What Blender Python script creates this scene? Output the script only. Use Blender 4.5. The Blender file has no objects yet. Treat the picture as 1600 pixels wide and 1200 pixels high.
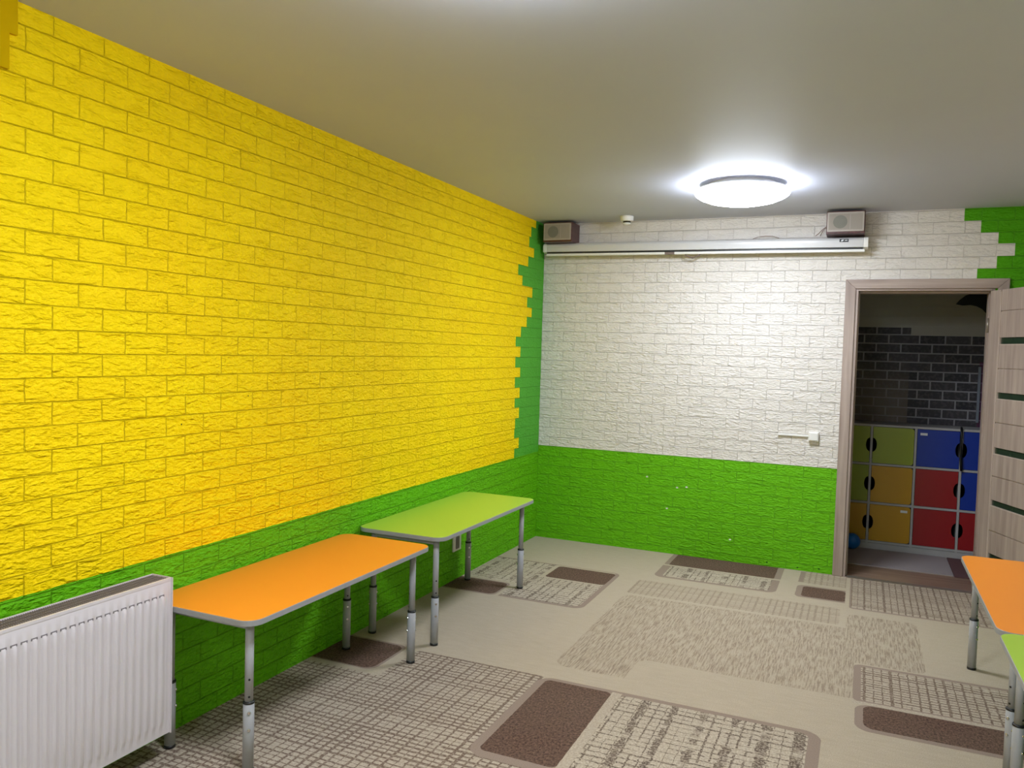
import bpy, bmesh, math, random
from mathutils import Vector, Matrix
S = bpy.context.scene
COL = S.collection
PI = math.pi

# ---------------------------------------------------------------- camera
cam_d = bpy.data.cameras.new('camera'); cam_o = bpy.data.objects.new('camera', cam_d); COL.objects.link(cam_o)
F_PX = 1247.54
cam_d.sensor_fit = 'HORIZONTAL'; cam_d.sensor_width = 36.0; cam_d.lens = F_PX / 1600 * 36.0
cam_d.clip_start = 0.02; cam_d.clip_end = 60
yaw, pitch, roll = 0.414182, 0.043175, 0.029380
cy_, sy_, cp_, sp_ = math.cos(yaw), math.sin(yaw), math.cos(pitch), math.sin(pitch)
Fv = Vector((-sy_*cp_, cy_*cp_, -sp_)); R0 = Vector((cy_, sy_, 0)); U0 = R0.cross(Fv)
Rv = R0*math.cos(roll) + U0*math.sin(roll); Uv = -R0*math.sin(roll) + U0*math.cos(roll)
M = Matrix((( Rv.x, Uv.x, -Fv.x, 2.5093), (Rv.y, Uv.y, -Fv.y, -6.3054), (Rv.z, Uv.z, -Fv.z, 1.5912), (0, 0, 0, 1)))
cam_o.matrix_world = M
S.camera = cam_o

# ---------------------------------------------------------------- light and exposure
LAMP_STRENGTH = 52.0
LAMP_COLOR = (0.86, 0.94, 1.08)
S.view_settings.view_transform = 'Standard'
S.view_settings.look = 'None'
S.view_settings.gamma = 1.0
S.view_settings.use_curve_mapping = False
S.view_settings.exposure = 0.30
W = bpy.data.worlds.new('world'); S.world = W; W.use_nodes = True
W.node_tree.nodes['Background'].inputs[0].default_value = (0.6, 0.65, 0.75, 1)
W.node_tree.nodes['Background'].inputs[1].default_value = 0.05
S.cycles.max_bounces = 10; S.cycles.diffuse_bounces = 8
S.cycles.use_denoising = True

H = 2.65            # ceiling height
XR = 3.62           # right wall
YF = -8.6           # wall behind the camera
ROW = 0.081         # height of one foam brick

# ---------------------------------------------------------------- mesh helpers
class MB:
    def __init__(self): self.bm = bmesh.new(); self.mi = 0
    def _face(self, vs, smooth=False):
        try: f = self.bm.faces.new(vs)
        except ValueError: return None
        f.material_index = self.mi; f.smooth = smooth; return f
    def box(self, x0, x1, y0, y1, z0, z1):
        v = [self.bm.verts.new(p) for p in ((x0,y0,z0),(x1,y0,z0),(x1,y1,z0),(x0,y1,z0),(x0,y0,z1),(x1,y0,z1),(x1,y1,z1),(x0,y1,z1))]
        for q in ((3,2,1,0),(4,5,6,7),(0,1,5,4),(1,2,6,5),(2,3,7,6),(3,0,4,7)): self._face([v[i] for i in q])
        return self
    def prism(self, pts, a, b, mp=lambda u, v, w: (u, v, w), smooth_sides=False):
        """outline pts (u,v) ccw, extruded in w from a to b"""
        lo = [self.bm.verts.new(mp(u, v, a)) for u, v in pts]; hi = [self.bm.verts.new(mp(u, v, b)) for u, v in pts]
        self._face(lo[::-1]); self._face(hi)
        n = len(pts)
        for i in range(n): self._face([lo[i], lo[(i+1) % n], hi[(i+1) % n], hi[i]], smooth_sides)
        return self
    def lathe(self, prof, c=(0,0,0), n=24, axis='z', close=True):
        rings = []
        for r, h in prof:
            ring = []
            for i in range(n):
                a = 2*PI*i/n; p = (r*math.cos(a), r*math.sin(a), h)
                if axis == 'y': p = (p[0], p[2], p[1])
                if axis == 'x': p = (p[2], p[0], p[1])
                ring.append(self.bm.verts.new((p[0]+c[0], p[1]+c[1], p[2]+c[2])))
            rings.append(ring)
        for a, b in zip(rings, rings[1:]):
            for i in range(n): self._face([a[i], a[(i+1) % n], b[(i+1) % n], b[i]], True)
        if close: self._face(rings[0][::-1]); self._face(rings[-1])
        return self
    def tube(self, path, r, n=8):
        path = [Vector(p) for p in path]; rings = []
        for i, p in enumerate(path):
            t = (path[min(i+1, len(path)-1)] - path[max(i-1, 0)]).normalized()
            up = Vector((0, 0, 1)) if abs(t.z) < .9 else Vector((1, 0, 0))
            s = t.cross(up).normalized(); u = s.cross(t)
            rings.append([self.bm.verts.new(p + s*r*math.cos(2*PI*k/n) + u*r*math.sin(2*PI*k/n)) for k in range(n)])
        for a, b in zip(rings, rings[1:]):
            for i in range(n): self._face([a[i], a[(i+1) % n], b[(i+1) % n], b[i]], True)
        self._face(rings[0][::-1]); self._face(rings[-1])
        return self
    def build(self, name, mats, parent=None, bevel=0.0, segs=2):
        bmesh.ops.recalc_face_normals(self.bm, faces=self.bm.faces[:])
        me = bpy.data.meshes.new(name); self.bm.to_mesh(me); self.bm.free()
        o = bpy.data.objects.new(name, me); COL.objects.link(o)
        for m in (mats if isinstance(mats, (list, tuple)) else [mats]): me.materials.append(m)
        if bevel:
            b = o.modifiers.new('bevel', 'BEVEL'); b.width = bevel; b.segments = segs; b.limit_method = 'ANGLE'; b.angle_limit = math.radians(40)
        if parent: o.parent = parent
        return o

def tag(o, label=None, cat=None, group=None, kind=None):
    if label: o['label'] = label
    if cat: o['category'] = cat
    if group: o['group'] = group
    if kind: o['kind'] = kind
    return o
def empty(name, loc=(0,0,0), rz=0.0):
    o = bpy.data.objects.new(name, None); COL.objects.link(o); o.location = loc; o.rotation_euler = (0, 0, rz)
    o.empty_display_size = 0.1
    return o
def copy_tree(o, parent=None):
    c = o.copy(); COL.objects.link(c); c.parent = parent
    for ch in list(o.children): copy_tree(ch, c)
    return c
def rrect(x0, x1, y0, y1, r, n=7, corners=(1,1,1,1)):
    pts = []
    for k, (cx, cy, a0) in enumerate(((x0+r, y0+r, PI), (x1-r, y0+r, 1.5*PI), (x1-r, y1-r, 0), (x0+r, y1-r, .5*PI))):
        if corners[k]:
            for i in range(n+1):
                a = a0 + .5*PI*i/n; pts.append((cx + r*math.cos(a), cy + r*math.sin(a)))
        else: pts.append(((x0, x1, x1, x0)[k], (y0, y0, y1, y1)[k]))
    return pts

# ---------------------------------------------------------------- node helpers
def srgb(r, g, b):
    f = lambda c: (c/255/12.92) if c/255 <= .04045 else ((c/255 + .055)/1.055)**2.4
    return (f(r), f(g), f(b), 1.0)
class NT:
    def __init__(self, name):
        self.m = bpy.data.materials.new(name); self.m.use_nodes = True
        self.t = self.m.node_tree; self.p = self.t.nodes['Principled BSDF']; self.geo = None
    def n(self, typ): return self.t.nodes.new(typ)
    def put(self, sock, v):
        if isinstance(v, bpy.types.NodeSocket): self.t.links.new(v, sock)
        elif v is not None:
            if hasattr(sock.default_value, '__len__') and not hasattr(v, '__len__'): v = (v,)*len(sock.default_value)
            if hasattr(v, '__len__') and len(v) == 4 and len(sock.default_value) == 3: v = v[:3]
            sock.default_value = v
    def math(self, op, a, b=None, c=None, clamp=False):
        n = self.n('ShaderNodeMath'); n.operation = op; n.use_clamp = clamp
        self.put(n.inputs[0], a)
        if b is not None: self.put(n.inputs[1], b)
        if c is not None: self.put(n.inputs[2], c)
        return n.outputs[0]
    def coords(self):
        if not self.geo:
            tc = self.n('ShaderNodeTexCoord'); sp = self.n('ShaderNodeSeparateXYZ')
            self.t.links.new(tc.outputs['Object'], sp.inputs[0]); self.geo = (tc.outputs['Object'], sp.outputs[0], sp.outputs[1], sp.outputs[2])
        return self.geo
    def comb(self, x, y, z=0.0):
        n = self.n('ShaderNodeCombineXYZ')
        for i, v in enumerate((x, y, z)): self.put(n.inputs[i], v)
        return n.outputs[0]
    def scale(self, v, s):
        n = self.n('ShaderNodeVectorMath'); n.operation = 'MULTIPLY'; self.put(n.inputs[0], v); self.put(n.inputs[1], s); return n.outputs[0]
    def noise(self, v, sc, det=2.0, rough=.5, dist=0.0):
        n = self.n('ShaderNodeTexNoise'); self.put(n.inputs['Vector'], v); self.put(n.inputs['Scale'], sc)
        n.inputs['Detail'].default_value = det; n.inputs['Roughness'].default_value = rough; n.inputs['Distortion'].default_value = dist
        return n.outputs['Fac']
    def white(self, v):
        n = self.n('ShaderNodeTexWhiteNoise'); n.noise_dimensions = '2D'; self.put(n.inputs['Vector'], v); return n.outputs['Value']
    def mix(self, f, a, b):
        n = self.n('ShaderNodeMix'); n.data_type = 'RGBA'; self.put(n.inputs[0], f); self.put(n.inputs[6], a); self.put(n.inputs[7], b); return n.outputs[2]
    def rng(self, v, a, b, c=0.0, d=1.0, smooth=False):
        n = self.n('ShaderNodeMapRange'); n.clamp = True
        if smooth: n.interpolation_type = 'SMOOTHSTEP'
        for i, q in enumerate((v, a, b, c, d)): self.put(n.inputs[i], q)
        return n.outputs[0]
    def brick(self, v, w, h, mortar, smooth=.1, offset=.5):
        n = self.n('ShaderNodeTexBrick'); n.offset = offset; self.put(n.inputs['Vector'], v)
        n.inputs['Scale'].default_value = 1.0; n.inputs['Mortar Size'].default_value = mortar; n.inputs['Mortar Smooth'].default_value = smooth
        n.inputs['Brick Width'].default_value = w; n.inputs['Row Height'].default_value = h
        n.inputs['Color1'].default_value = (0,0,0,1); n.inputs['Color2'].default_value = (1,1,1,1); n.inputs['Mortar'].default_value = (.5,.5,.5,1)
        return n.outputs['Color'], n.outputs['Fac']
    def bump(self, h, dist, strength=1.0):
        n = self.n('ShaderNodeBump'); n.inputs['Strength'].default_value = strength; n.inputs['Distance'].default_value = dist
        self.put(n.inputs['Height'], h); self.t.links.new(n.outputs[0], self.p.inputs['Normal']); return n
    def set(self, color=None, rough=None, metal=None, spec=None):
        if color is not None: self.put(self.p.inputs['Base Color'], color)
        if rough is not None: self.put(self.p.inputs['Roughness'], rough)
        if metal is not None: self.put(self.p.inputs['Metallic'], metal)
        if spec is not None: self.put(self.p.inputs['Specular IOR Level'], spec)
        return self.m

def plain(name, col, rough=.5, metal=0.0, var=.06, nscale=40, spec=.5, bump=0.0):
    t = NT(name); o = t.coords()[0]
    f = t.noise(o, nscale, 3)
    c2 = tuple(min(1, c*(1+var)) for c in col[:3]) + (1,); c1 = tuple(c*(1-var) for c in col[:3]) + (1,)
    t.set(t.mix(f, c1, c2), rough, metal, spec)
    if bump: t.bump(f, bump)
    return t.m

def foam_height(t, u, v, z0):
    """relief of the moulded foam bricks: u along the wall, v up"""
    vv = t.math('SUBTRACT', v, z0)
    q = t.comb(u, t.math('ADD', vv, ROW*10))
    wob = t.noise(t.comb(u, v), 25, 2)
    q2 = t.comb(t.math('ADD', u, t.math('MULTIPLY', t.math('SUBTRACT', wob, .5), .008)), t.math('ADD', t.math('ADD', vv, ROW*10), t.math('MULTIPLY', t.math('SUBTRACT', wob, .5), .004)))
    rnd, mort = t.brick(q2, .194, ROW, .0028, .9)
    row = t.math('FLOOR', t.math('DIVIDE', vv, ROW))
    # rough split-stone face: slanted ridges, different in every brick
    sh = t.math('ADD', t.math('MULTIPLY', rnd, 7.0), t.math('MULTIPLY', row, 3.7))
    n1 = t.noise(t.comb(t.math('ADD', t.math('MULTIPLY', u, 11.0), t.math('MULTIPLY', v, 9.0)), t.math('MULTIPLY', v, 42.0), sh), 1.0, 3, .55, .6)
    n2 = t.noise(t.comb(t.math('MULTIPLY', u, 45.0), t.math('MULTIPLY', v, 75.0), sh), 1.0, 2, .5)
    ridge = t.math('ABSOLUTE', t.math('SUBTRACT', n1, .5))
    ridge = t.math('SUBTRACT', 1.0, t.math('MULTIPLY', ridge, 5.0, clamp=True))
    h = t.math('ADD', t.math('MULTIPLY', n1, 1.3), t.math('MULTIPLY', n2, 1.0))
    h = t.math('SUBTRACT', h, t.math('MULTIPLY', ridge, .25))
    h = t.math('SUBTRACT', h, t.math('MULTIPLY', mort, .66))
    return h, mort, rnd

def stairs(t, v, z0, bounds, lo, hi):
    """bounds[k] = edge position in brick row k above z0, read through a constant colour ramp"""
    n = t.n('ShaderNodeValToRGB'); cr = n.color_ramp; cr.interpolation = 'CONSTANT'
    N = len(bounds); t.put(n.inputs[0], t.math('DIVIDE', t.math('SUBTRACT', v, z0), ROW*N, clamp=True))
    for k, b in enumerate(bounds):
        val = (b - lo)/(hi - lo)
        e = cr.elements[0] if k == 0 else (cr.elements[1] if k == 1 else cr.elements.new(k/N))
        e.position = k/N
        e.color = (val, val, val, 1)
    s = t.n('ShaderNodeSeparateColor'); t.t.links.new(n.outputs[0], s.inputs[0])
    return t.math('ADD', t.math('MULTIPLY', s.outputs[0], hi-lo), lo)

GREEN = srgb(102, 180, 18); GREEN2 = srgb(84, 166, 52); WHITE = srgb(222, 216, 208); YELLOW = srgb(255, 226, 3); YELLOW2 = srgb(253, 208, 4)

def spots(t, col, u, v, pts, r, c, squash=1.0):
    for (a, b) in pts:
        du = t.math('SUBTRACT', u, a); dv = t.math('MULTIPLY', t.math('SUBTRACT', v, b), squash)
        d = t.math('SQRT', t.math('ADD', t.math('MULTIPLY', du, du), t.math('MULTIPLY', dv, dv)))
        col = t.mix(t.math('LESS_THAN', d, r), col, c)
    return col

# left wall: yellow foam bricks, toothed green edge at the corner, green dado
def mat_wall_left():
    t = NT('foam_brick_yellow_green'); o, x, y, z = t.coords()
    Z0 = .72
    h, mort, rnd = foam_height(t, y, z, Z0)
    rows = [-.515,-.43,-.525,-.515,-.443,-.535,-.442,-.543,-.443,-.546,-.450,-.550,-.452,-.338,-.239,-.342,-.239,-.452,-.541,-.344,-.228,-.335,-.299,-.20]
    edge = stairs(t, z, Z0, rows, -.7, .3)
    base = t.mix(t.noise(t.scale(o, (1, 1.1, 1.6)), 1.5, 2), YELLOW, YELLOW2)
    base = t.mix(t.math('MULTIPLY', rnd, .25), base, YELLOW2)
    base = spots(t, base, y, z, [(-3.52, 1.35), (-3.6, 1.77), (-3.9, 1.25), (-2.5, 1.2), (-1.2, 1.46), (-1.9, 1.9), (-1.45, 1.05)], .0035, srgb(70, 55, 10))
    m1 = t.math('GREATER_THAN', y, edge)
    col = t.mix(m1, base, GREEN2)
    zb = t.math('ADD', .731, t.math('MULTIPLY', t.math('SUBTRACT', t.noise(o, 9, 2), .5), .008))
    col = t.mix(t.math('LESS_THAN', z, zb), col, GREEN)
    col = t.mix(t.math('MULTIPLY', mort, .06), col, srgb(150, 125, 0))
    hh = t.math('MULTIPLY', h, t.math('SUBTRACT', 1.0, t.math('MULTIPLY', t.math('MULTIPLY', m1, t.math('GREATER_THAN', z, zb)), .6)))
    t.set(col, .6, spec=.12); t.bump(hh, .012, .9); return t.m

def mat_wall_back(teeth=True):
    t = NT('foam_brick_white_green'); o, x, y, z = t.coords()
    Z0 = .780
    u = t.math('ADD', x, y) if not teeth else x
    h, mort, rnd = foam_height(t, u, z, Z0)
    col = t.mix(t.math('MULTIPLY', rnd, .3), WHITE, srgb(214, 207, 198))
    if teeth:
        rows = [3.19]*18 + [3.303, 3.405, 3.305, 3.199, 3.096, 3.096]
        edge = stairs(t, z, Z0, rows, 3.0, 4.0)
        col = t.mix(t.math('GREATER_THAN', x, edge), col, srgb(78, 158, 12))
    col = t.mix(t.math('LESS_THAN', z, .786), col, GREEN)
    if teeth:
        col = spots(t, col, x, z, [(1.27, .545), (1.195, .535), (1.12, .36), (1.62, .17), (.95, .6)], .009, srgb(225, 225, 215), 1.5)
        col = spots(t, col, x, z, [(2.27, .03), (2.12, .02), (1.9, .03)], .007, srgb(20, 60, 15), 1.5)
    col = t.mix(t.math('MULTIPLY', mort, .10), col, srgb(120, 110, 95))
    t.set(col, .6, spec=.15); t.bump(h, .012, .75); return t.m

def wood(name, c1, c2, grain='z', rough=.45):
    t = NT(name); o, x, y, z = t.coords()
    s = {'z': (26, 26, 1.3), 'x': (1.3, 26, 26), 'y': (26, 1.3, 26)}[grain]
    f = t.noise(t.scale(o, s), 1.0, 4, .6, .4); g = t.noise(t.scale(o, tuple(k*4 for k in s)), 1.0, 2)
    c = t.mix(t.rng(f, .3, .7), c1, c2); c = t.mix(t.math('MULTIPLY', g, .35), c, tuple(a*.62 for a in c1[:3]) + (1,))
    t.set(c, rough); t.bump(g, .0006); return t.m

# ---------------------------------------------------------------- carpet
def mat_carpet():
    t = NT('patchwork_carpet'); o, x, y, z = t.coords()
    fine = t.noise(o, 260, 2); med = t.noise(o, 35, 3); big = t.noise(o, 2.2, 2)
    def sp(c1, c2, f=fine): return t.mix(t.rng(f, .35, .65), c1, c2)
    beige = sp(srgb(168, 153, 133), srgb(194, 179, 157)); beige = t.mix(t.math('MULTIPLY', t.rng(t.noise(t.scale(o, (10, 60, 1)), 1, 3), .3, .7), .35), beige, srgb(160, 148, 126))
    spk = t.noise(o, 110, 3, .7)
    light = sp(srgb(160, 145, 128), srgb(192, 178, 158), spk)
    taupe = sp(srgb(136, 118, 106), srgb(152, 134, 120))
    brown = t.mix(t.rng(t.noise(t.scale(o, (95, 70, 1)), 1, 5, .85), .40, .60), srgb(52, 34, 29), srgb(118, 90, 76))
    def lines(a, b, freq, wid, seed, gate):
        wv = t.noise(t.comb(t.math('MULTIPLY', a, 14), t.math('MULTIPLY', b, 30), seed), 1, 2)
        s = t.math('ADD', t.math('MULTIPLY', a, freq), t.math('MULTIPLY', t.math('SUBTRACT', wv, .5), .30))
        cell = t.math('FLOOR', s); f = t.math('FRACT', s)
        w = t.white(t.comb(cell, seed)); wd = t.math('MULTIPLY', wid, t.math('ADD', .35, t.math('MULTIPLY', w, 1.3)))
        ln = t.math('LESS_THAN', t.math('ABSOLUTE', t.math('SUBTRACT', f, .5)), wd)
        br = t.noise(t.comb(t.math('MULTIPLY', b, 11), t.math('MULTIPLY', cell, 3.3), seed), 1, 2)
        return t.math('MULTIPLY', ln, t.rng(br, gate, gate + .08))
    rag = t.rng(t.noise(o, 95, 3, .7), .42, .54)
    pa = t.math('MAXIMUM', lines(x, y, 25, .12, 1.0, .27), lines(y, x, 34, .17, 2.0, .28))
    pa = t.math('MULTIPLY', pa, t.math('ADD', .5, t.math('MULTIPLY', rag, .5)))
    plaid = t.mix(pa, light, srgb(104, 84, 72))
    pl2 = t.mix(t.math('MULTIPLY', pa, .62), beige, srgb(118, 98, 84))
    pb = t.math('MAXIMUM', lines(x, y, 24, .07, 5.0, .38), lines(y, x, 25, .10, 6.0, .36))
    pb = t.math('MAXIMUM', pb, lines(x, y, 7.5, .10, 7.0, .42))
    blot = t.rng(t.noise(t.scale(o, (30, 30, 1)), 1, 4, .7), .62, .70)
    pb = t.math('MULTIPLY', t.math('MAXIMUM', pb, t.math('MULTIPLY', blot, .7)), t.math('ADD', .25, t.math('MULTIPLY', rag, .75)))
    bold = t.mix(t.math('MULTIPLY', pb, .9), sp(srgb(158, 144, 126), srgb(202, 188, 168), spk), srgb(72, 54, 46))
    st = t.rng(t.noise(t.comb(t.math('MULTIPLY', x, 125), t.math('MULTIPLY', y, 8), 0), 1, 2, .8), .45, .60)
    streak = t.mix(t.math('MULTIPLY', t.math('MULTIPLY', st, t.rng(spk, .35, .5, .5, 1.0)), .68), beige, srgb(118, 98, 82))
    def mask(x0, x1, y0, y1, r=.0):
        cx, cy, hx, hy = (x0+x1)/2, (y0+y1)/2, (x1-x0)/2 - r, (y1-y0)/2 - r
        dx = t.math('MAXIMUM', t.math('SUBTRACT', t.math('ABSOLUTE', t.math('SUBTRACT', xw, cx)), hx), 0.0)
        dy = t.math('MAXIMUM', t.math('SUBTRACT', t.math('ABSOLUTE', t.math('SUBTRACT', yw, cy)), hy), 0.0)
        return t.math('LESS_THAN', t.math('ADD', t.math('MULTIPLY', dx, dx), t.math('MULTIPLY', dy, dy)), max(r*r, 1e-6))
    wob = t.math('MULTIPLY', t.math('SUBTRACT', med, .5), .006)
    xw = t.math('ADD', x, wob); yw = t.math('ADD', y, wob)
    col = beige
    L = [ # colour, x0, x1, y0, y1, corner radius
        (streak, 1.13, 2.53, -2.55, -1.22, .08), (streak, 2.48, 2.87, -1.78, -.93, .05),
        (beige, 1.505, 2.62, -2.80, -2.27, .07),
        (pl2, 1.13, 2.44, -1.18, -.84, .03),
        (taupe, 1.19, 2.03, -.70, .3, .07), (brown, 1.225, 1.985, -.335, .3, .02), (beige, 1.17, 2.05, -.365, -.335, 0), (bold, 1.25, 1.98, -.665, -.365, .03),
        (taupe, 2.15, 2.50, -.70, -.395, .05), (brown, 2.19, 2.463, -.672, -.42, .03),
        (taupe, 2.15, 2.22, -.32, -.02, 0), (pl2, 2.18, 2.47, -.33, .1, .02),
        (beige, 2.465, 2.50, -.80, .05, 0), (taupe, 2.49, 3.62, -.80, .05, .03), (plaid, 2.50, 3.62, -.775, -.02, .02),
        (taupe, -.05, .98, -1.66, -.765, .07), (bold, -.05, .945, -1.63, -.78, .06), (beige, .48, .945, -1.125, -.775, .03), (brown, .515, .95, -1.10, -.795, .03),
        (beige, -.05, .41, -1.70, -1.34, .0), (taupe, -.05, .385, -1.67, -1.37, .05), (brown, -.05, .37, -1.65, -1.385, .05),
        (taupe, -.05, .37, -3.04, -2.685, .06), (brown, -.05, .355, -3.03, -2.70, .06),
        (plaid, .43, 1.16, -8.6, -2.71, .04), (plaid, -.05, .6, -8.6, -3.08, .04), (plaid, .9, 1.6, -4.4, -3.4, .04),
        (taupe, 1.133, 2.415, -3.545, -2.712, .08), (brown, 1.172, 1.50, -3.495, -2.74, .03), (light, 1.50, 1.545, -3.52, -2.73, 0), (bold, 1.545, 2.365, -3.50, -2.745, .04),
        (taupe, 2.53, 3.62, -2.29, -1.795, .04), (plaid, 2.565, 3.62, -2.27, -1.825, .02), (light, 2.53, 3.62, -2.32, -2.285, 0),
        (taupe, 2.54, 3.62, -2.605, -2.315, .07), (brown, 2.575, 3.62, -2.57, -2.32, .05),
        # the part of the carpet towards and behind the camera
        (streak, 1.7, 2.9, -5.6, -4.2, .08), (taupe, 2.6, 3.5, -3.9, -3.1, .07), (bold, 2.64, 3.46, -3.86, -3.3, .04), (brown, 1.8, 2.5, -6.6, -6.0, .05), (plaid, 2.6, 3.62, -8, -6, .04),
    ]
    for c, x0, x1, y0, y1, r in L: col = t.mix(mask(x0, x1, y0, y1, r), col, c)
    col = t.mix(t.math('MULTIPLY', big, .18), col, srgb(150, 138, 118))
    t.set(col, .95, spec=.1); t.bump(t.math('ADD', fine, med), .002, .5)
    return t.m

# ---------------------------------------------------------------- materials
M_LEFT = mat_wall_left(); M_BACK = mat_wall_back(True); M_SIDE = mat_wall_back(False)
def mat_ceiling():
    t = NT('ceiling_paint'); o = t.coords()[0]
    c = t.mix(t.noise(o, 1.6, 3), srgb(186, 188, 200), srgb(192, 194, 206)); t.set(c, .6, spec=.35); t.bump(t.noise(o, 3.0, 2), .01, .12); return t.m
M_CEIL = mat_ceiling(); M_CARPET = mat_carpet()
M_WOODZ = wood('grey_oak_upright', srgb(150, 132, 122), srgb(186, 168, 156), 'z'); M_WOODX = wood('grey_oak_level', srgb(150, 132, 122), srgb(186, 168, 156), 'x')
M_WOODZ2 = wood('grey_oak_edge', srgb(178, 160, 148), srgb(204, 188, 176), 'z')
M_LAM = wood('brown_laminate', srgb(112, 88, 72), srgb(158, 132, 112), 'x', .35)
M_METAL = plain('grey_leg_enamel', srgb(168, 168, 172), .4, 0.0); M_BLACK = plain('black_plastic', srgb(22, 22, 24), .4)
M_CHROME = plain('chrome', srgb(215, 215, 215), .15, 1.0)
M_EDGE = plain('grey_edge_band', srgb(150, 150, 152), .45)
M_ORANGE = plain('orange_laminate', srgb(242, 145, 40), .38, var=.02, nscale=3); M_GTOP = plain('lime_laminate', srgb(164, 200, 62), .38, var=.02, nscale=3)
M_RAD = plain('radiator_enamel', srgb(212, 203, 205), .35, var=.015, nscale=8); M_GRILLE = plain('grille_grey', srgb(120, 112, 114), .5)  # plain mid-grey for the grille, fins, slots and socket insert
M_WPL = plain('white_plastic', srgb(232, 230, 224), .35, var=.02); M_CREAM = plain('cream_case', srgb(204, 203, 202), .3, var=.02)
M_SPK = wood('dark_cherry_veneer', srgb(66, 34, 32), srgb(96, 56, 52), 'y', .35); M_CLOTH = plain('grey_speaker_cloth', srgb(150, 142, 132), .85, var=.15, nscale=500)
M_SRIM = plain('speaker_rim', srgb(168, 158, 148), .4); M_CONE = plain('speaker_cone', srgb(120, 118, 108), .7)
M_SLIT = plain('grey_slot', srgb(120, 104, 96), .5)
M_GLASS = plain('dark_green_glass', srgb(44, 58, 44), .08, var=.02)
M_LGREY = plain('locker_board', srgb(170, 168, 166), .5); M_DARK = plain('locker_inside', srgb(40, 36, 36), .8)
LOCK = {'g': plain('locker_lime', srgb(146, 160, 40), .4, var=.02), 'y': plain('locker_yellow', srgb(190, 142, 14), .4, var=.02), 'b': plain('locker_blue', srgb(4, 46, 145), .4, var=.02), 'r': plain('locker_red', srgb(148, 18, 26), .4, var=.02)}
M_BALL = plain('blue_rubber', srgb(20, 110, 200), .4); M_MAT = plain('grey_rug', srgb(150, 140, 138), .95, var=.1, nscale=200); M_MAT2 = plain('plum_rug', srgb(92, 62, 62), .95, var=.12, nscale=200)
M_NAVY = plain('navy_vinyl', srgb(16, 22, 34), .5); M_OCHRE = plain('ochre_paint', srgb(206, 168, 2), .8, spec=.05, var=.08, nscale=12, bump=.003)
M_PIPE = plain('pale_grey_strip', srgb(120, 128, 140), .5); M_WIRE = plain('brown_wire', srgb(120, 90, 70), .5)
M_ALU = plain('aluminium_strip', srgb(150, 142, 130), .35, .6)
M_STICK = plain('paper_sticker', srgb(225, 225, 225), .6)
def mat_emit():
    t = NT('lit_opal_diffuser'); t.set((.9, .9, .9, 1), .4)
    t.put(t.p.inputs['Emission Color'], LAMP_COLOR + (1,)); t.put(t.p.inputs['Emission Strength'], LAMP_STRENGTH); return t.m
M_LAMP = mat_emit()
def mat_hall():
    t = NT('hall_brick_wallpaper'); o, x, y, z = t.coords()
    left = t.math('LESS_THAN', x, 2.871)
    xs = t.math('ADD', x, t.math('MULTIPLY', left, .045))
    rnd, mort = t.brick(t.comb(xs, t.math('SUBTRACT', z, 1.819 - .079*30)), .196, .079, .006, .05)
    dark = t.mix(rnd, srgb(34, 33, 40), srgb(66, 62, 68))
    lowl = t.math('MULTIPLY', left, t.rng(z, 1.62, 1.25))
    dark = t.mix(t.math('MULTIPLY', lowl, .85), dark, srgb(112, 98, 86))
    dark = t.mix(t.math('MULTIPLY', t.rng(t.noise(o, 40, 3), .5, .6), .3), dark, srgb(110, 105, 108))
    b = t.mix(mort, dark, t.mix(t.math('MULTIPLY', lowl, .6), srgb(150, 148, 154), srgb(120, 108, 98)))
    top = t.math('ADD', 1.815, t.math('MULTIPLY', left, .066))
    plast = srgb(176, 174, 164)
    c = t.mix(t.math('GREATER_THAN', z, top), b, plast)
    c = t.mix(t.math('MULTIPLY', t.math('GREATER_THAN', x, 3.40), t.math('LESS_THAN', z, 1.60)), c, t.mix(mort, srgb(84, 40, 70), srgb(120, 90, 120)))
    t.set(c, .6); t.bump(t.math('SUBTRACT', 1, mort), .004, .5); return t.m
M_HALL = mat_hall(); M_PLASTER = plain('hall_plaster', srgb(176, 174, 164), .8)

# ---------------------------------------------------------------- room shell
def struct(name, mb, mat, **k): return tag(mb.build(name, mat, **k), kind='structure')
struct('floor', MB().box(-.1, XR+.1, YF, 0.0, -.08, 0), M_CARPET)
struct('ceiling', MB().box(-.1, XR+.1, YF, .12, H, H+.1), M_CEIL)
struct('wall_left', MB().box(-.1, 0, YF, .12, 0, H), M_LEFT)
struct('wall_right', MB().box(XR, XR+.1, YF, .12, 0, H), M_SIDE)
struct('wall_front', MB().box(-.1, XR+.1, YF-.1, YF, 0, H), M_SIDE)
DX0, DX1, DZ = 2.425, 3.305, 2.115
struct('wall_back', MB().box(0, DX0, 0, .12, 0, H).box(DX1, XR, 0, .12, 0, H).box(DX0, DX1, 0, .12, DZ, H), M_BACK)
# hall behind the doorway
struct('floor_hall', MB().box(.9, 5.0, 0.0, 1.45, -.08, -.002), M_LAM)
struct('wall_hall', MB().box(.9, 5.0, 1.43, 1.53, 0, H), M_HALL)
struct('wall_hall_left', MB().box(.8, .9, .12, 1.53, 0, H), M_PLASTER)
struct('wall_hall_right', MB().box(5.0, 5.1, .12, 1.53, 0, H), M_PLASTER)
struct('wall_hall_front', MB().box(XR+.1, 5.0, .02, .12, 0, H), M_PLASTER)
struct('ceiling_hall', MB().box(.8, 5.1, .12, 1.53, H, H+.1), M_PLASTER)
struct('trim_threshold', MB().box(2.46, 3.26, -.03, .03, 0, .005), M_ALU)
# stepped boxing painted ochre in the upper left corner
struct('trim_boxing', MB().box(.0, .012, -5.4, -4.593, 2.538, H).box(.0, .012, -5.4, -4.62, 2.425, 2.5379), M_OCHRE)

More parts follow.
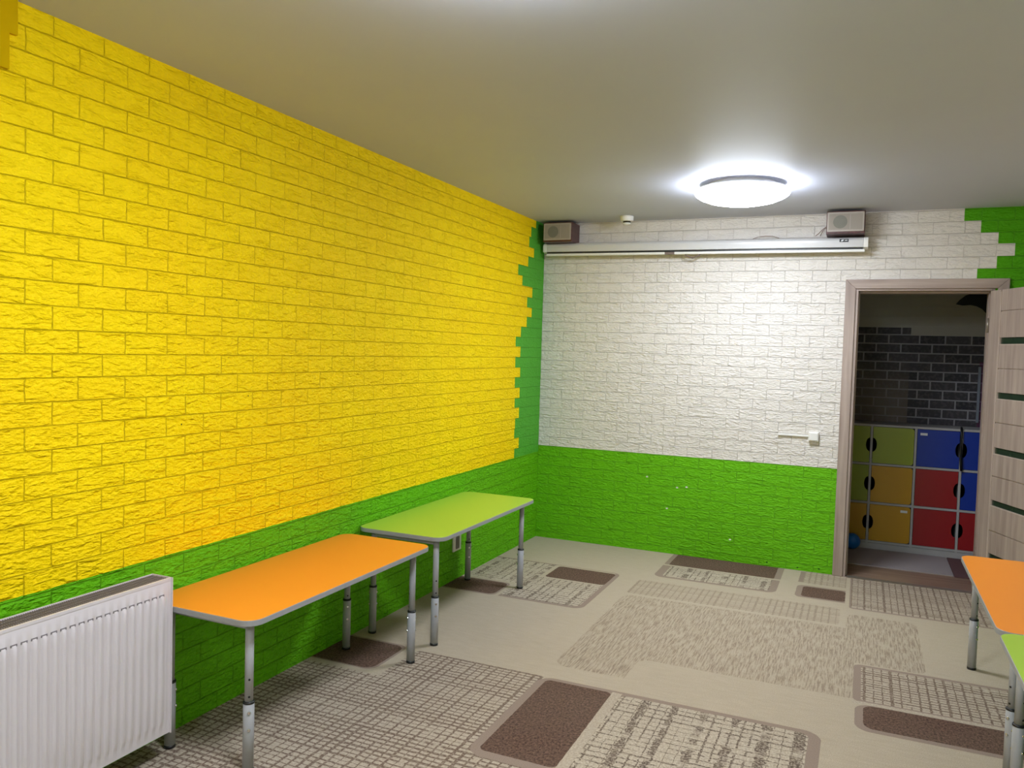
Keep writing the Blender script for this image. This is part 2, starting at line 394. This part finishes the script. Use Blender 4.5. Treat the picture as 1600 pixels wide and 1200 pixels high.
# ---------------------------------------------------------------- door
door = tag(empty('door_1', (3.262, 0, 0)), kind='structure')
def dpart(name, mb, mat, parent=door, **k):
    o = mb.build(name, mat, parent, **k)
    if parent is door: o.location = (-3.262, 0, 0)
    return o
# frame: casing boards with mitred corners, jambs and stops
cz0, cz1 = 2.102, 2.169
xi0, xo0, xi1, xo1 = 2.432, 2.363, 3.318, 3.385
mp = lambda u, v, w: (u, w, v)
dpart('casing', MB().prism([(xo0, 0), (xi0, 0), (xi0, cz0), (xo0, cz1)], -.018, 0, mp), M_WOODZ, bevel=.003)
dpart('casing', MB().prism([(xi1, 0), (xo1, 0), (xo1, cz1), (xi1, cz0)], -.018, 0, mp), M_WOODZ, bevel=.003)
dpart('casing', MB().prism([(xi0, cz0), (xi1, cz0), (xo1, cz1), (xo0, cz1)], -.018, 0, mp), M_WOODX, bevel=.003)
dpart('jamb', MB().box(2.4325, 2.452, -.006, .13, 0, cz0).box(2.452, 2.462, .045, .13, 0, 2.083), M_WOODZ, bevel=.002)
dpart('jamb', MB().box(3.285, 3.3045, .0, .13, 0, cz0).box(3.273, 3.285, .045, .13, 0, 2.083), M_WOODZ, bevel=.002)
dpart('jamb', MB().box(2.452, 3.285, -.006, .13, 2.086, 2.1015).box(2.452, 3.285, .045, .13, 2.072, 2.086), M_WOODX, bevel=.002)
# leaf, swung open past the right angle; local u along the leaf, w across it
leaf = MB()
def lbox(mb, s0, s1, w0, w1, z0, z1): mb.box(s0, s1, w0, w1, z0, z1)
LT = .038; LW = .80; ST = .125
gz = [(1.716, 1.765), (1.354, 1.401), (.986, 1.034), (.638, .682), (.275, .323)]
grooves = [1.940, 1.558, 1.199, .840, .475, .14]
lbox(leaf, .0, ST, 0, LT, .01, 2.083)                       # hinge stile
lbox(leaf, LW-ST, LW, 0, LT, .01, 2.083)                     # lock stile
edges = [2.083] + [a for z0, z1 in gz for a in (z1, z0)] + [.01]
for a, b in zip(edges[0::2], edges[1::2]):
    gs = [g for g in grooves if b < g < a]; top = a
    for g in gs:
        lbox(leaf, ST+.003, LW-ST-.003, .002, LT-.002, g+.003, top); top = g-.003
    lbox(leaf, ST+.003, LW-ST-.003, .002, LT-.002, b, top)
    lbox(leaf, ST, LW-ST, .008, LT-.008, b, a)
leaf_o = dpart('door_leaf', leaf, M_WOODZ, bevel=.0015)
leaf_o.location = (0, 0, 0)
# local +x -> (.386,-.922); local +y (thickness) must point away from the camera side: (.922,.386)
leaf_o.rotation_euler = (0, 0, math.atan2(-.922, .386))
leaf_o.location = (.012, -.022, 0)
for z0, z1 in gz:
    MB().box(ST, LW-ST, .012, LT-.012, z0, z1).build('glass_pane', M_GLASS, leaf_o)
    MB().box(ST, ST+.007, .001, LT-.001, z0, z1).box(ST, LW-ST, .001, LT-.001, z0, z0+.006).build('glazing_bead', M_WOODZ2, leaf_o)
MB().box(ST-.006, ST+.003, -.0012, .004, .02, 2.07).build('stile_bead', M_WOODZ2, leaf_o)
hn = MB(); hn.lathe([(.024, -.008), (.024, 0)], (.745, 0, 1.0), 20, 'y'); hn.lathe([(.009, -.045), (.009, -.008)], (.745, 0, 1.0), 14, 'y')
hn.tube([(.745, -.045, 1.0), (.70, -.047, 1.0), (.63, -.045, 1.0)], .009); hn.build('door_handle', M_CHROME, leaf_o)
for hz in (.20, 1.85):
    MB().lathe([(.007, -.05), (.007, .05)], (-.003, -.006, hz), 12).build('hinge', M_ALU, leaf_o)

# ---------------------------------------------------------------- ceiling lamps
def make_lamp(loc, label):
    r = tag(empty('ceiling_lamp', loc), label, 'ceiling light', 'round ceiling lamps along the room')
    MB().lathe([(.20, 0), (.20, -.022), (.262, -.028), (.272, -.036), (.272, -.0462), (.268, -.0462)], n=64, close=False).build('base_plate', M_WPL, r)
    prof = [(.270, -.0462), (.280, -.052), (.283, -.058), (.278, -.068), (.255, -.084), (.21, -.102), (.15, -.115), (.08, -.122), (.01, -.124)]
    MB().lathe(prof, n=64).build('diffuser', M_LAMP, r)
    return r
make_lamp((1.775, -1.20, H), 'lit round white ceiling lamp in front of the projector screen')
l2 = make_lamp((1.66, -4.545, H), 'lit round ceiling lamp above the frame casting a bluish glow')
l3 = make_lamp((1.75, -7.4, H), 'unseen round ceiling lamp added behind the camera to light the room')  # added lamp, out of view; only there to light the room

# ---------------------------------------------------------------- smoke detector
d = tag(empty('smoke_detector', (.777, -.24, H)), 'small white smoke detector on the ceiling near the screen', 'smoke detector')
MB().lathe([(.052, 0), (.052, -.012), (.050, -.032), (.044, -.040)], n=32).build('body', M_WPL, d)
dv = MB(); dv.lathe([(.030, -.040), (.030, -.052)], n=24); 
dv.build('sensing_slot', M_BLACK, d)
MB().lathe([(.033, -.052), (.030, -.060), (.015, -.066)], n=24).build('sensing_cap', M_WPL, d)

# ---------------------------------------------------------------- projector screen
sc = tag(empty('projector_screen', (1.265, -.055, 2.432)), 'white roller projector screen case mounted across the white wall', 'projector screen')
sc.rotation_euler = (0, .0075, 0)
prof = [(-.053, .0), (-.050, -.034), (-.020, -.040), (.045, -.040), (.053, -.030), (.053, .030), (.045, .040), (-.020, .040), (-.045, .030), (-.053, .016)]
mpx = lambda u, v, w: (w, u, v)
MB().prism([(a, b) for a, b in prof], -1.205, 1.205, mpx).build('case', M_CREAM, sc, bevel=.003)
for s in (-1, 1):
    MB().prism([(a*1.03, b*1.04) for a, b in prof], s*1.205, s*1.235, mpx).build('end_cap', M_WPL, sc, bevel=.003)
MB().box(-1.2, 1.2, -.0505, -.012, -.0478, -.0395).build('slot', M_BLACK, sc)
MB().box(-1.205, -.215, -.050, -.018, -.067, -.0482).box(-.14, 1.215, -.050, -.018, -.067, -.0482).build('bottom_bar', M_WPL, sc, bevel=.003)
MB().box(-.215, -.14, -.048, -.02, -.066, -.049).build('bar_clip', M_SLIT, sc)
MB().tube([(-.055, -.03, -.064), (-.055, -.03, -.073), (-.03, -.03, -.084), (0, -.03, -.094) , (.0, -.03, -.094), (.03, -.03, -.084), (.055, -.03, -.073), (.055, -.03, -.064)], .0055).build('pull_handle', M_SLIT, sc)
MB().box(1.045, 1.105, -.0545, -.050, .003, .024).build('name_plate', M_BLACK, sc)
MB().prism([(1.052, .008), (1.066, .008), (1.076, .019), (1.060, .019)], -.0552, -.0545, lambda u, v, w: (u, w, v)).prism([(1.078, .012), (1.098, .012), (1.098, .017), (1.082, .017)], -.0552, -.0545, lambda u, v, w: (u, w, v)).build('name_plate_mark', M_STICK, sc)

# ---------------------------------------------------------------- speakers
def make_speaker(x0, x1, label, rz=0):
    z0 = 2.4745; w = (x1-x0)/2; h = .158
    r = tag(empty('wall_speaker', ((x0+x1)/2, -.1, z0), rz), label, 'speaker', 'wooden loudspeakers on top of the screen case')
    MB().box(-w, w, -.096, .096, 0, h).build('cabinet', M_SPK, r, bevel=.003)
    MB().prism(rrect(-w+.006, w-.006, .014, h-.008, .006, 3), -.103, -.096, mp).build('grille_rim', M_SRIM, r, bevel=.002)
    g = MB().prism(rrect(-w+.017, w-.017, .026, h-.02, .005, 3), -.1045, -.103, mp).build('grille_cloth', M_CLOTH, r)
    MB().lathe([(.046, -.1062), (.046, -.1045)], (-.035, 0, h/2+.002), 32, 'y').lathe([(.026, -.1075), (.026, -.1062)], (-.035, 0, h/2+.002), 24, 'y').build('driver_ring', M_CONE, r, bevel=.001)
    MB().box(.028, .0315, -.106, -.1045, .03, h-.024).build('divider_strip', M_SRIM, r)
    return r
make_speaker(.063, .31, 'dark wooden loudspeaker in the corner beside the yellow wall')
make_speaker(2.221, 2.474, 'dark wooden loudspeaker at the right end of the screen case, near the doorway')
tag(MB().tube([(2.228, -.03, 2.55), (2.21, -.03, 2.548), (2.195, -.035, 2.535), (2.18, -.035, 2.52), (2.165, -.05, 2.50), (2.145, -.06, 2.482)], .0025, 6)
    .tube([(2.228, -.05, 2.545), (2.205, -.045, 2.535), (2.19, -.05, 2.515), (2.178, -.06, 2.482)], .0025, 6).build('speaker_wire', M_WIRE), 'pair of thin brown wires leaving the right loudspeaker', 'wire')
tag(MB().tube([(1.70, -.03, 2.478), (1.74, -.03, 2.492), (1.79, -.03, 2.497), (1.84, -.03, 2.495), (1.89, -.03, 2.478)], .0022, 6).build('loose_wire', M_WIRE), 'thin loose wire arched over the middle of the screen case', 'wire')

# ---------------------------------------------------------------- switch, cable channel, socket
sw = tag(empty('light_switch', (2.192, 0, 1.013)), 'white surface mounted light switch on the white wall by the doorway', 'switch')
MB().box(-.036, .036, -.030, .0, -.035, .035).build('back_box', M_WPL, sw, bevel=.004)
MB().box(-.029, .029, -.036, -.030, -.028, .028).build('rocker', M_WPL, sw, bevel=.003)
tag(MB().box(1.94, 2.155, -.016, .0, 1.007, 1.021).build('cable_channel', M_WPL, bevel=.002), 'short white cable channel leading to the light switch', 'cable channel')
so = tag(empty('wall_socket', (0, -1.475, .258)), 'white wall socket frame under the green table', 'socket')
MB().box(0, .012, -.058, .058, -.058, .058).build('frame', M_WPL, so, bevel=.004)
MB().box(.012, .017, -.022, .022, -.042, .042).build('insert', M_GRILLE, so, bevel=.002)

# ---------------------------------------------------------------- radiator
rad = tag(empty('radiator', (.075, -4.105, 0)), 'white fluted panel radiator on the yellow and green wall', 'radiator')
RL = 1.30; RZ0, RZ1, RD = .112, .702, .105
bm = MB()
def flute(y):  # depth of the pressed flutes
    p = (y / .033) % 1.0
    e = lambda a: max(0.0, min(1.0, a))
    up = e((p-.10)/.16); dn = e((.74-p)/.16); s = min(up, dn); return 1.35*s*s*(3-2*s)
ys = [-.0 - i*.00275 for i in range(int(RL/.00275)+1)]
zs = [RZ0, RZ0+.03, RZ0+.045, RZ0+.06, .30, .45, .60, .632, .640, .648, RZ1-.012, RZ1-.004]
rows = []
for z in zs:
    a = 1.0 if RZ0+.055 < z < .639 else (0.5 if (RZ0+.04 < z < .643) else 0.0)
    band = .0 if z < .645 else .001
    row = []
    for y in ys:
        edge = 1.0 if -RL+.02 < y < -.02 else 0.0
        row.append(bm.bm.verts.new((RD - .0065 + .0065*(a*flute(-y)*edge*1.0) + band + (-.003 if z > RZ1-.008 else 0), y, z)))
    rows.append(row)
for a, b in zip(rows, rows[1:]):
    for i in range(len(ys)-1): bm._face([a[i], b[i], b[i+1], a[i+1]], True)
front = bm.build('front_panel', M_RAD, rad)
MB().box(RD-.03, RD-.009, -RL, -.001, RZ0, RZ1-.006).build('water_panel', M_RAD, rad, bevel=.004)
MB().box(0, .012, -RL, -.001, RZ0, RZ1-.01).build('back_panel', M_RAD, rad, bevel=.004)
MB().box(-.001, RD+.002, -.0035, .0, RZ0-.002, RZ1+.001).build('side_panel', M_RAD, rad, bevel=.0015)
MB().box(-.001, RD+.002, -RL, -RL+.0035, RZ0-.002, RZ1+.001).build('side_panel', M_RAD, rad, bevel=.0015)
gr = MB()
MB().box(0, .004, -RL, -.004, RZ1-.01, RZ1).box(RD-.014, RD-.004, -RL, -.004, RZ1-.01, RZ1).build('top_rim', M_RAD, rad)
k = 0.008
while k < RL: gr.box(.004, RD-.014, -k-.0022, -k, RZ1-.007, RZ1-.003); k += .0075
for xx in (.028, .052, .072): gr.box(xx, xx+.002, -RL, -.004, RZ1-.0065, RZ1-.0028)
gr.build('top_grille', M_GRILLE, rad)
MB().box(.012, RD-.03, -RL+.01, -.01, RZ0+.05, RZ1-.03).build('convector_fins', M_GRILLE, rad)
dsh = MB(); k = .033*.42
while k < RL - .03:
    if k > .02: dsh.box(RD-.008, RD-.0036, -k-.0105, -k+.0105, .6395, .647)
    k += .033
dsh.build('pressed_slots', M_GRILLE, rad)
for yy in (-.2, -1.1): MB().box(-.0745, .002, yy-.02, yy+.02, .2, .62).build('bracket', M_METAL, rad, bevel=.002)
MB().tube([(.05, -RL+.08, RZ0+.01), (.05, -RL+.08, .0)], .009).tube([(.05, -RL+.13, RZ0+.01), (.05, -RL+.13, .0)], .009).build('pipe', M_WPL, rad)

# ---------------------------------------------------------------- height-adjustable tables
TL, TW = 1.305, .535
def make_table(name, mat, ztop, label):
    """origin on the floor at the centre; length along y"""
    r = tag(empty(name), label, 'table', 'low tables with height adjustable legs')
    th = .022
    out = rrect(-TW/2, TW/2, -TL/2, TL/2, .062, 9)
    ins = rrect(-TW/2+.0022, TW/2-.0022, -TL/2+.0022, TL/2-.0022, .060, 9)
    MB().prism(ins, ztop-th+.001, ztop, smooth_sides=False).build('tabletop', mat, r)
    eb = MB(); n = len(out); pts = []
    for ring, z in ((ins, ztop-.0004), (out, ztop-.0016), (out, ztop-th+.001), (ins, ztop-th)):
        pts.append([eb.bm.verts.new((a, b, z)) for a, b in ring])
    for a, b in zip(pts, pts[1:]):
        for i in range(n): eb._face([a[i], a[(i+1) % n], b[(i+1) % n], b[i]], False)
    eb._face(pts[-1]); eb.build('edge_band', M_EDGE, r)
    zu = ztop - th
    ix, iy = TW/2-.072, TL/2-.071
    for sy in (-1, 1):
        MB().box(-ix+.01, ix-.01, sy*iy-.012, sy*iy+.012, zu-.032, zu-.001).build('rail', M_METAL, r, bevel=.002)
    for sx in (-1, 1):
        for sy in (-1, 1):
            d = Vector((sx, sy, 0)).normalized(); side = Vector((-d.y, d.x, 0))
            lg = MB()
            lg.lathe([(.0158, .262), (.0158, zu)], n=24); lg.lathe([(.0205, .010), (.0205, .262), (.0175, .264)], n=24)
            lg.mi = 1
            def disc(mb, z, rad, rr, a, b):
                vs = []
                for w in (a, b):
                    vs.append([mb.bm.verts.new(d*w + side*rr*math.cos(2*PI*q/12) + Vector((0, 0, z + rr*math.sin(2*PI*q/12)))) for q in range(12)])
                for q in range(12): mb._face([vs[0][q], vs[0][(q+1) % 12], vs[1][(q+1) % 12], vs[1][q]], True)
                mb._face(vs[0][::-1]); mb._face(vs[1])
            for z in (.285, .350):
                for s in (-1, 1): disc(lg, z, 0, .0042, s*.0145, s*.0161)
            L = lg.build('leg', [M_METAL, M_BLACK], r); L.location = (sx*ix, sy*iy, 0)
            MB().lathe([(.0215, .258), (.0220, .262), (.0195, .2665), (.0162, .2665)], n=24).build('collar', M_BLACK, L)
            MB().lathe([(.0215, 0), (.0215, .012)], n=24).build('foot_cap', M_BLACK, L)
            for z in (.163, .228):
                s_ = MB(); disc(s_, z, 0, .0062, -.0245, .0245); s_.build('screw', M_CHROME, L, bevel=.0015)
    return r
t1 = make_table('table', M_ORANGE, .590, 'long orange topped table between the radiator and the lime green table')
t1.location = (.2875, -3.4475, 0)
t2 = make_table('table', M_GTOP, .597, 'lime green topped table in the corner beyond the orange one')
t2.location = (.2745, -2.022, 0)
t3 = make_table('table', M_ORANGE, .577, 'orange topped table at the right edge, in front of the open door')
t3.location = (3.018 + TW/2 + .001, -1.508 - TL/2, 0)
t4 = make_table('table', M_GTOP, .577, 'lime green topped table at the right edge, nearest the camera')
t4.location = (3.018 + TW/2 + .001, -1.508 - TL*1.5 - .006, 0)

# ---------------------------------------------------------------- lockers in the hall
lk = tag(empty('locker_cabinet', (2.265, 1.03, 0)), 'low grey locker cabinet with green, yellow, red and blue doors in the hall', 'lockers')
CW, CHH, PL = .331, .327, .065
cs = MB()
cs.box(0, CW*4, .0, .36, 0, PL-.012)
for i in range(5): cs.box(i*CW-.009, i*CW+.009, .0, .36, PL-.012, PL+CHH*3-.009)
for j in range(4): cs.box(-.009, CW*4+.009, .0005, .36, PL+j*CHH-.009, PL+j*CHH+.009)
cs.build('carcass', M_LGREY, lk, bevel=.001)
MB().box(0, CW*4, .345, .358, PL, PL+CHH*3).build('back_board', M_DARK, lk)
colr = {(0, 2): 'g', (1, 2): 'g', (2, 2): 'b', (3, 2): 'b', (0, 1): 'g', (1, 1): 'y', (2, 1): 'r', (3, 1): 'b', (0, 0): 'y', (1, 0): 'y', (2, 0): 'r', (3, 0): 'r'}
cname = {'g': 'green', 'y': 'yellow', 'b': 'blue', 'r': 'red'}
for (i, j), c in colr.items():
    x0, x1 = i*CW+.012, (i+1)*CW-.012; z0, z1 = PL+j*CHH+.012, PL+(j+1)*CHH-.012
    zc = (z0+z1)/2; cut_right = (i % 2 == 0); ra, rb = .030, .058
    arc = []
    if cut_right:
        pts = rrect(x0, x1, z0, z1, .004, 2); xs = x1
        for q in range(13):
            a = -PI/2 - PI*q/12; arc.append((xs + ra*math.cos(a), zc + rb*math.sin(a)))
        p1 = rrect(x0, x1, z0, z1, .022, 5, (0, 0, 0, 0))
        outl = [p1[0], p1[1]] + arc + [p1[2], p1[3]]
    else:
        for q in range(13):
            a = PI/2 - PI*q/12; arc.append((x0 + ra*math.cos(a), zc + rb*math.sin(a)))
        rr = rrect(x0, x1, z0, z1, .022, 5, (0, 1, 1, 0))
        outl = rr + arc
    D = MB().prism(outl, .004, .020, mp).build('door', LOCK[c], lk); D['label'] = cname[c] + ' locker door'
    if (i, j) in ((2, 2), (1, 0)):
        sx0 = x0+.02 if (i, j) == (2, 2) else x1-.075
        MB().box(sx0, sx0+.052, .0022, .0038, z1-.048, z1-.028).build('sticker', M_STICK, D)
tag(MB().tube([(3.252, 1.045, 1.068), (3.250, 1.012, 1.066), (3.249, 1.009, 1.0), (3.252, 1.009, .88), (3.258, 1.009, .78), (3.262, 1.009, .72)], .009, 8)
    .build('hanging_strap', M_BLACK), 'black strap hanging over the blue locker doors', 'strap')
tag(MB().lathe([(.0655*math.sin(PI*k/16) + 1e-4, -.0655*math.cos(PI*k/16)) for k in range(17)], (2.482, .93, .0725), 32).build('ball', M_BALL), 'small blue ball on the hall floor behind the left door jamb', 'ball')
tag(MB().box(2.0, 3.19, .42, 1.02, -.002, .006).build('rug', M_MAT), 'thin grey rug in front of the lockers', 'rug')
tag(MB().box(3.195, 4.2, .40, 1.02, -.002, .006).build('rug', M_MAT2), 'dark plum rug to the right of the grey one in the hall', 'rug')
# dark wall sticker and pale strip on the hall wall
pts = [(3.20, 2.085), (3.225, 2.12), (3.27, 2.16), (3.36, 2.19), (3.62, 2.20), (3.62, 1.92), (3.47, 1.93), (3.452, 1.97), (3.425, 2.01), (3.395, 2.045), (3.355, 2.068), (3.31, 2.078), (3.25, 2.074)]
tag(MB().prism(pts[::-1], 1.425, 1.43, mp).build('wall_sticker', M_NAVY), 'navy curved shape stuck high on the hall wall', 'wall decal')
tag(MB().box(3.392, 3.412, 1.415, 1.43, 1.09, 1.56).build('wall_strip', M_PIPE), 'narrow pale upright strip on the hall brick wallpaper', 'strip')
